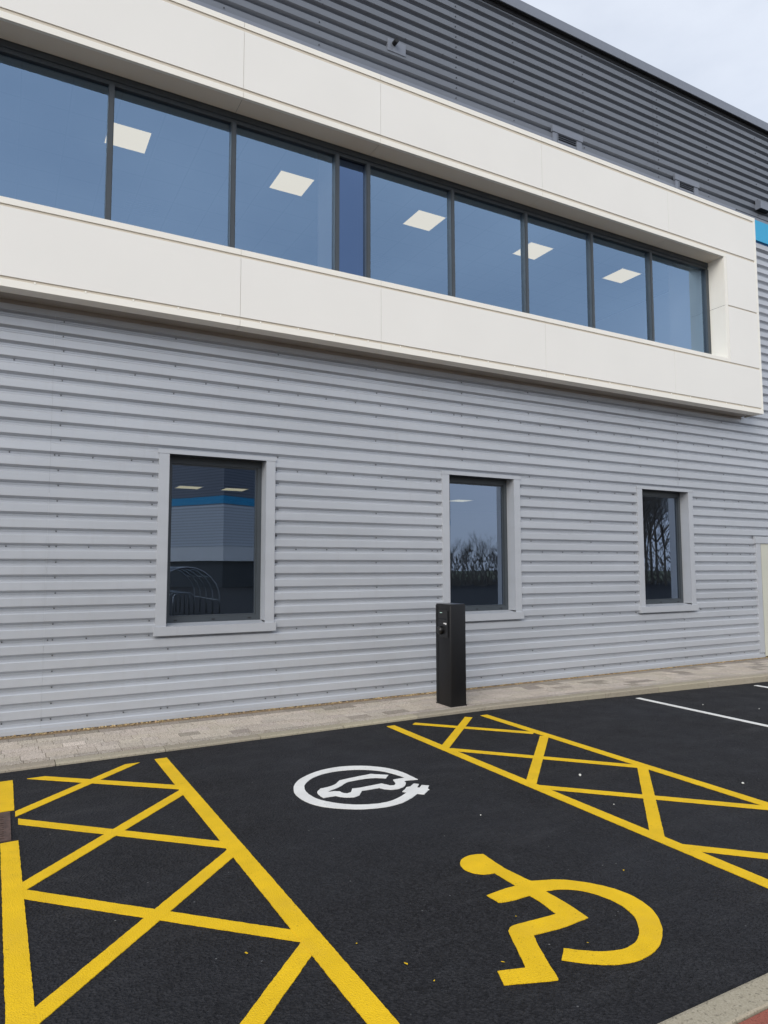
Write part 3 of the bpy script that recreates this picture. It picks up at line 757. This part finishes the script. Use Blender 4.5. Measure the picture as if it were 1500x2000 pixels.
for (x, y), s, lab in zip([(1.001, 3.077), (1.454, 2.915), (1.567, 2.669), (1.935, 2.482), (2.235, 2.759), (2.362, 2.417), (3.086, 2.87), (1.605, 2.509)], (.014, .007, .012, .009, .007, .007, .010, .006),
                       ('yellow paint flake inside the left hatching', 'tiny yellow flake near the left bay line', 'yellow paint flake left of the wheelchair symbol foot', 'yellow paint flake at the wheelchair symbol foot',
                        'tiny yellow flake below the symbol arm', 'tiny yellow flake inside the wheel arc', 'orange flake between symbol and right hatching', 'tiniest yellow flake near the bottom edge')):
    mb = MB(); a = [(math.cos(t) * s * random.uniform(.6, 1.2), math.sin(t) * s * random.uniform(.3, .7), random.uniform(.003, .006)) for t in (0, 1.1, 2.0, 3.1, 4.2, 5.3)]
    mb.face(a); o = mb.build('paint_flake', [M['yellow']]); o.location = (x, y, 0); o.rotation_euler.z = random.uniform(0, 6); tag(o, lab, 'paint flake', 'loose yellow paint flakes')

# ------------------------------------------------------------------ scenery behind the camera, mirrored in the glass
def quad(mb, p, q, z0, z1, m=0): mb.face([(p[0], p[1], z0), (q[0], q[1], z0), (q[0], q[1], z1), (p[0], p[1], z1)], m)
def rib_mat(name, col):
    m, nt, b = newmat(name)
    w = N(nt, 'ShaderNodeTexWave', Scale=1.0); w.bands_direction = 'Z'; w.inputs['Scale'].default_value = 1.25
    nt.links.new(objco(nt), w.inputs['Vector'])
    nt.links.new(mixc(nt, tuple(k * .45 for k in col), col, ramp(nt, w.outputs['Fac'], .15, .4)), b.inputs['Base Color']); b.inputs['Roughness'].default_value = .5  # darker bands paint the shade between ribs on a flat face
    return m
c0 = (16.2, -41.5); cl = (-7.0, -82.0); cr = (51.0, -59.0)
opp = tag(empty('opposite_building', (16.2, -41.5, 0)), 'corner of a grey unit with a blue stripe mirrored in the left window', 'building')
OI = Matrix.Translation(-Vector((16.2, -41.5, 0)))
def opart(mb, name, mats):
    o = mb.build(name, mats, opp); o.matrix_parent_inverse = OI; return o
for nm, z0, z1, mt, off in (('shopfront_glazing', 0, 2.25, M['frame'], 0), ('white_fascia', 2.25, 3.45, M['white'], .5), ('silver_cladding', 3.45, 7.1, rib_mat('far_silver', (.75, .78, .80)), 0),  # far_silver lightened in its colour, standing in for sunlight
                       ('blue_stripe', 7.1, 7.75, M['blue'], .05), ('dark_cladding', 7.75, 12.5, rib_mat('far_dark', (.20, .22, .26)), 0)):
    mb = MB()
    k = off
    A = (c0[0] - k * .2, c0[1] + k)
    quad(mb, A, (cr[0], cr[1] + k), z0, z1); quad(mb, A, (cl[0], cl[1] + k), z0, z1)
    if off > .1: mb.face([(A[0], A[1], z0), (cr[0], cr[1] + k, z0), (cl[0], cl[1] + k, z0)])
    opart(mb, nm, [mt])
mb = MB(); quad(mb, cr, cl, 0, 12.5); mb.face([(*c0, 12.5), (*cr, 12.5), (*cl, 12.5)]); opart(mb, 'roof', [M['dark_trim']])

# bike shelter
sh = tag(empty('bike_shelter', (5.6, -8.3, 0)), 'arched galvanised bike shelter mirrored in the left window', 'bike shelter')
hp = MB()
for i in range(5):
    yy = -1.6 * 0 + i * -.9
    hp.tube([(-1.15 + 0 * i, yy, 0)] + [(-1.15 + 2.3 * .5 * (1 - math.cos(t * math.pi / 12)), yy, .55 + 1.15 * math.sin(t * math.pi / 12)) for t in range(13)] + [(1.15, yy, 0)], .03, 8)
for t in range(0, 13, 3):
    x = -1.15 + 1.15 * (1 - math.cos(t * math.pi / 12)); z = .55 + 1.15 * math.sin(t * math.pi / 12); hp.tube([(x, 0, z), (x, -3.6, z)], .02, 6)
hp.build('hoops', [M['galv']], sh, True)
for i in range(5):
    rk = MB(); yy = -.35 - i * .7; rk.tube([(-.35, yy, 0), (-.35, yy, .7), (-.2, yy, .8), (.2, yy, .8), (.35, yy, .7), (.35, yy, 0)], .025, 6)
    rk.build('rack_hoop', [M['galv']], sh, True)
cv = MB(); cv.keep = True
for t in range(1, 11):
    p = [(-1.15 + 1.15 * (1 - math.cos(a * math.pi / 12)), .56 + 1.17 * math.sin(a * math.pi / 12)) for a in (t, t + 1)]
    cv.face([(p[0][0], 0, p[0][1]), (p[1][0], 0, p[1][1]), (p[1][0], -3.6, p[1][1]), (p[0][0], -3.6, p[0][1])])
cv.build('cover', [glassmat('clear_cover', (.75, .8, .8), (.8, .85, .9), .12)], sh)

# bare trees
def bare_tree(h, seed, spread=.5, lev=5):
    rnd = random.Random(seed); tr = MB(); cr_ = MB()
    def grow(p, d, L, r, k):
        n = 3; pts = [p]; q = p.copy(); dd = d.copy()
        for i in range(n):
            dd = (dd + Vector((rnd.uniform(-.16, .16), rnd.uniform(-.16, .16), rnd.uniform(-.02, .12)))).normalized(); q = q + dd * L / n; pts.append(q.copy())
        (tr if k == 0 else cr_).tube(pts, [r * (1 - .35 * i / n) for i in range(n + 1)], 6 if k < 2 else 3, cap=False)
        if k >= lev: return
        for j in range(rnd.choice([3, 4]) if k else 6):
            t = rnd.uniform(.35, 1); b = pts[min(n, max(1, int(t * n + .5)))]
            ax = Vector((rnd.uniform(-1, 1), rnd.uniform(-1, 1), rnd.uniform(0, .5))).normalized()
            nd = (dd * (1 - spread * .6) + ax * spread).normalized()
            grow(b, nd, L * rnd.uniform(.5, .75), r * rnd.uniform(.42, .6), k + 1)
    grow(Vector((0, 0, 0)), Vector((0, 0, 1)), h * .42, h * .009, 0)
    return tr, cr_
protos = []
k = 0
TG = 'bare trees mirrored in the ground-floor windows'
spots = [(50, -28, 15), (53, -30, 16), (55.5, -31, 15), (49, -27, 12), (57, -33, 16), (52, -26.5, 12)]
for q in range(13):
    yv = random.uniform(62, 76); ra = .655 + .016 * q + random.uniform(-.006, .006); spots.append((yv * ra, 16 - yv, random.uniform(4.6, 6.4)))
spots += [(48, -26, 14), (60, -34, 15)]
kinds = ['tall bare slender tree', 'bushy bare tree', 'low bare twiggy tree']
for i, (x, y, h) in enumerate(spots):
    if i < 3:
        root = empty('bare_tree', (x, y, 0)); a, b = bare_tree(10, 11 + i, (.36, .5, .6)[i], (6, 6, 6)[i])
        t1 = a.build('trunk', [M['bark']], root); t2 = b.build('crown', [M['bark']], root); protos.append((t1, t2))
    else:
        root = empty('bare_tree', (x, y, 0), i * 1.3)
        for src in protos[i % 3]:
            c = src.copy(); COL.objects.link(c); c.parent = root
    root.scale = (h / 10,) * 3
    tag(root, kinds[i % 3] + ' reflected among the far tree line', 'tree', TG)
mb = MB(); rnd = random.Random(5)
for i in range(9000):
    x = rnd.uniform(24, 90); y = -38 + rnd.uniform(-4, 4) + (x - 24) * .28; z = rnd.uniform(0, 1) ** 1.4 * (2.4 + .9 * math.sin(x * .5) + .8 * math.sin(x * 1.7))
    a = rnd.uniform(0, 6.3); s = rnd.uniform(.2, .7)
    mb.face([(x, y, z), (x + s * math.cos(a) * .4, y + s * math.sin(a) * .4, z + s), (x + .12, y, z + .1)])
tag(mb.build('hedgerow', [M['bark']]), 'dark tangled hedgerow mirrored behind the car park', 'hedge', kind='stuff')

# ------------------------------------------------------------------ camera
yaw, pitch, roll = R(28.766), R(4.559), R(-.135)
fw = Vector((math.sin(yaw) * math.cos(pitch), math.cos(yaw) * math.cos(pitch), math.sin(pitch)))
rt = Vector((math.cos(yaw), -math.sin(yaw), 0)); up = rt.cross(fw)
r2 = rt * math.cos(roll) + up * math.sin(roll); u2 = -rt * math.sin(roll) + up * math.cos(roll)
cam = bpy.data.cameras.new('camera'); co = link(bpy.data.objects.new('camera', cam))
co.matrix_world = Matrix(((r2.x, u2.x, -fw.x, 0), (r2.y, u2.y, -fw.y, 0), (r2.z, u2.z, -fw.z, 1.68), (0, 0, 0, 1)))
cam.sensor_fit = 'HORIZONTAL'; cam.sensor_width = 36; cam.lens = 1358.1 / 1500 * 36; cam.clip_end = 600; cam.clip_start = .05
S.camera = co

# ------------------------------------------------------------------ daylight
W_ = bpy.data.worlds.new('World'); S.world = W_; W_.use_nodes = True; nt = W_.node_tree; nt.nodes.clear(); L = nt.links
sun_el, sun_az = R(31), R(228)      # azimuth measured from +y clockwise
sky = nt.nodes.new('ShaderNodeTexSky'); sky.sky_type = 'NISHITA'; sky.sun_disc = False; sky.sun_elevation = sun_el; sky.sun_rotation = sun_az
tc = nt.nodes.new('ShaderNodeTexCoord'); mp = nt.nodes.new('ShaderNodeMapping'); mp.inputs['Scale'].default_value = (1, 1, 2.2); L.new(tc.outputs['Generated'], mp.inputs['Vector'])
no = nt.nodes.new('ShaderNodeTexNoise'); no.inputs['Scale'].default_value = 2.1; no.inputs['Detail'].default_value = 7; no.inputs['Roughness'].default_value = .52; L.new(mp.outputs[0], no.inputs['Vector'])
mr = nt.nodes.new('ShaderNodeMapRange'); mr.inputs['From Min'].default_value = .32; mr.inputs['From Max'].default_value = .68; mr.inputs['To Min'].default_value = .66; mr.inputs['To Max'].default_value = 1.0; L.new(no.outputs['Fac'], mr.inputs['Value'])
mx = nt.nodes.new('ShaderNodeMix'); mx.data_type = 'RGBA'; L.new(mr.outputs[0], mx.inputs[0]); L.new(sky.outputs[0], mx.inputs[6]); mx.inputs[7].default_value = (7.4, 7.85, 8.7, 1)
bg = nt.nodes.new('ShaderNodeBackground'); bg.inputs['Strength'].default_value = .128; L.new(mx.outputs[2], bg.inputs['Color'])
ow = nt.nodes.new('ShaderNodeOutputWorld'); L.new(bg.outputs[0], ow.inputs[0])
sl = bpy.data.lights.new('sun', 'SUN'); sl.energy = 2.0; sl.angle = R(40); sl.color = (1, .94, .85)
so = link(bpy.data.objects.new('sun', sl))
d = Vector((math.sin(sun_az) * math.cos(sun_el), math.cos(sun_az) * math.cos(sun_el), math.sin(sun_el)))
so.rotation_euler = d.to_track_quat('Z', 'Y').to_euler()

S.view_settings.view_transform = 'Standard'; S.view_settings.look = 'None'; S.view_settings.exposure = 0; S.view_settings.gamma = 1
S.cycles.max_bounces = 8; S.cycles.transparent_max_bounces = 8; S.cycles.use_denoising = True
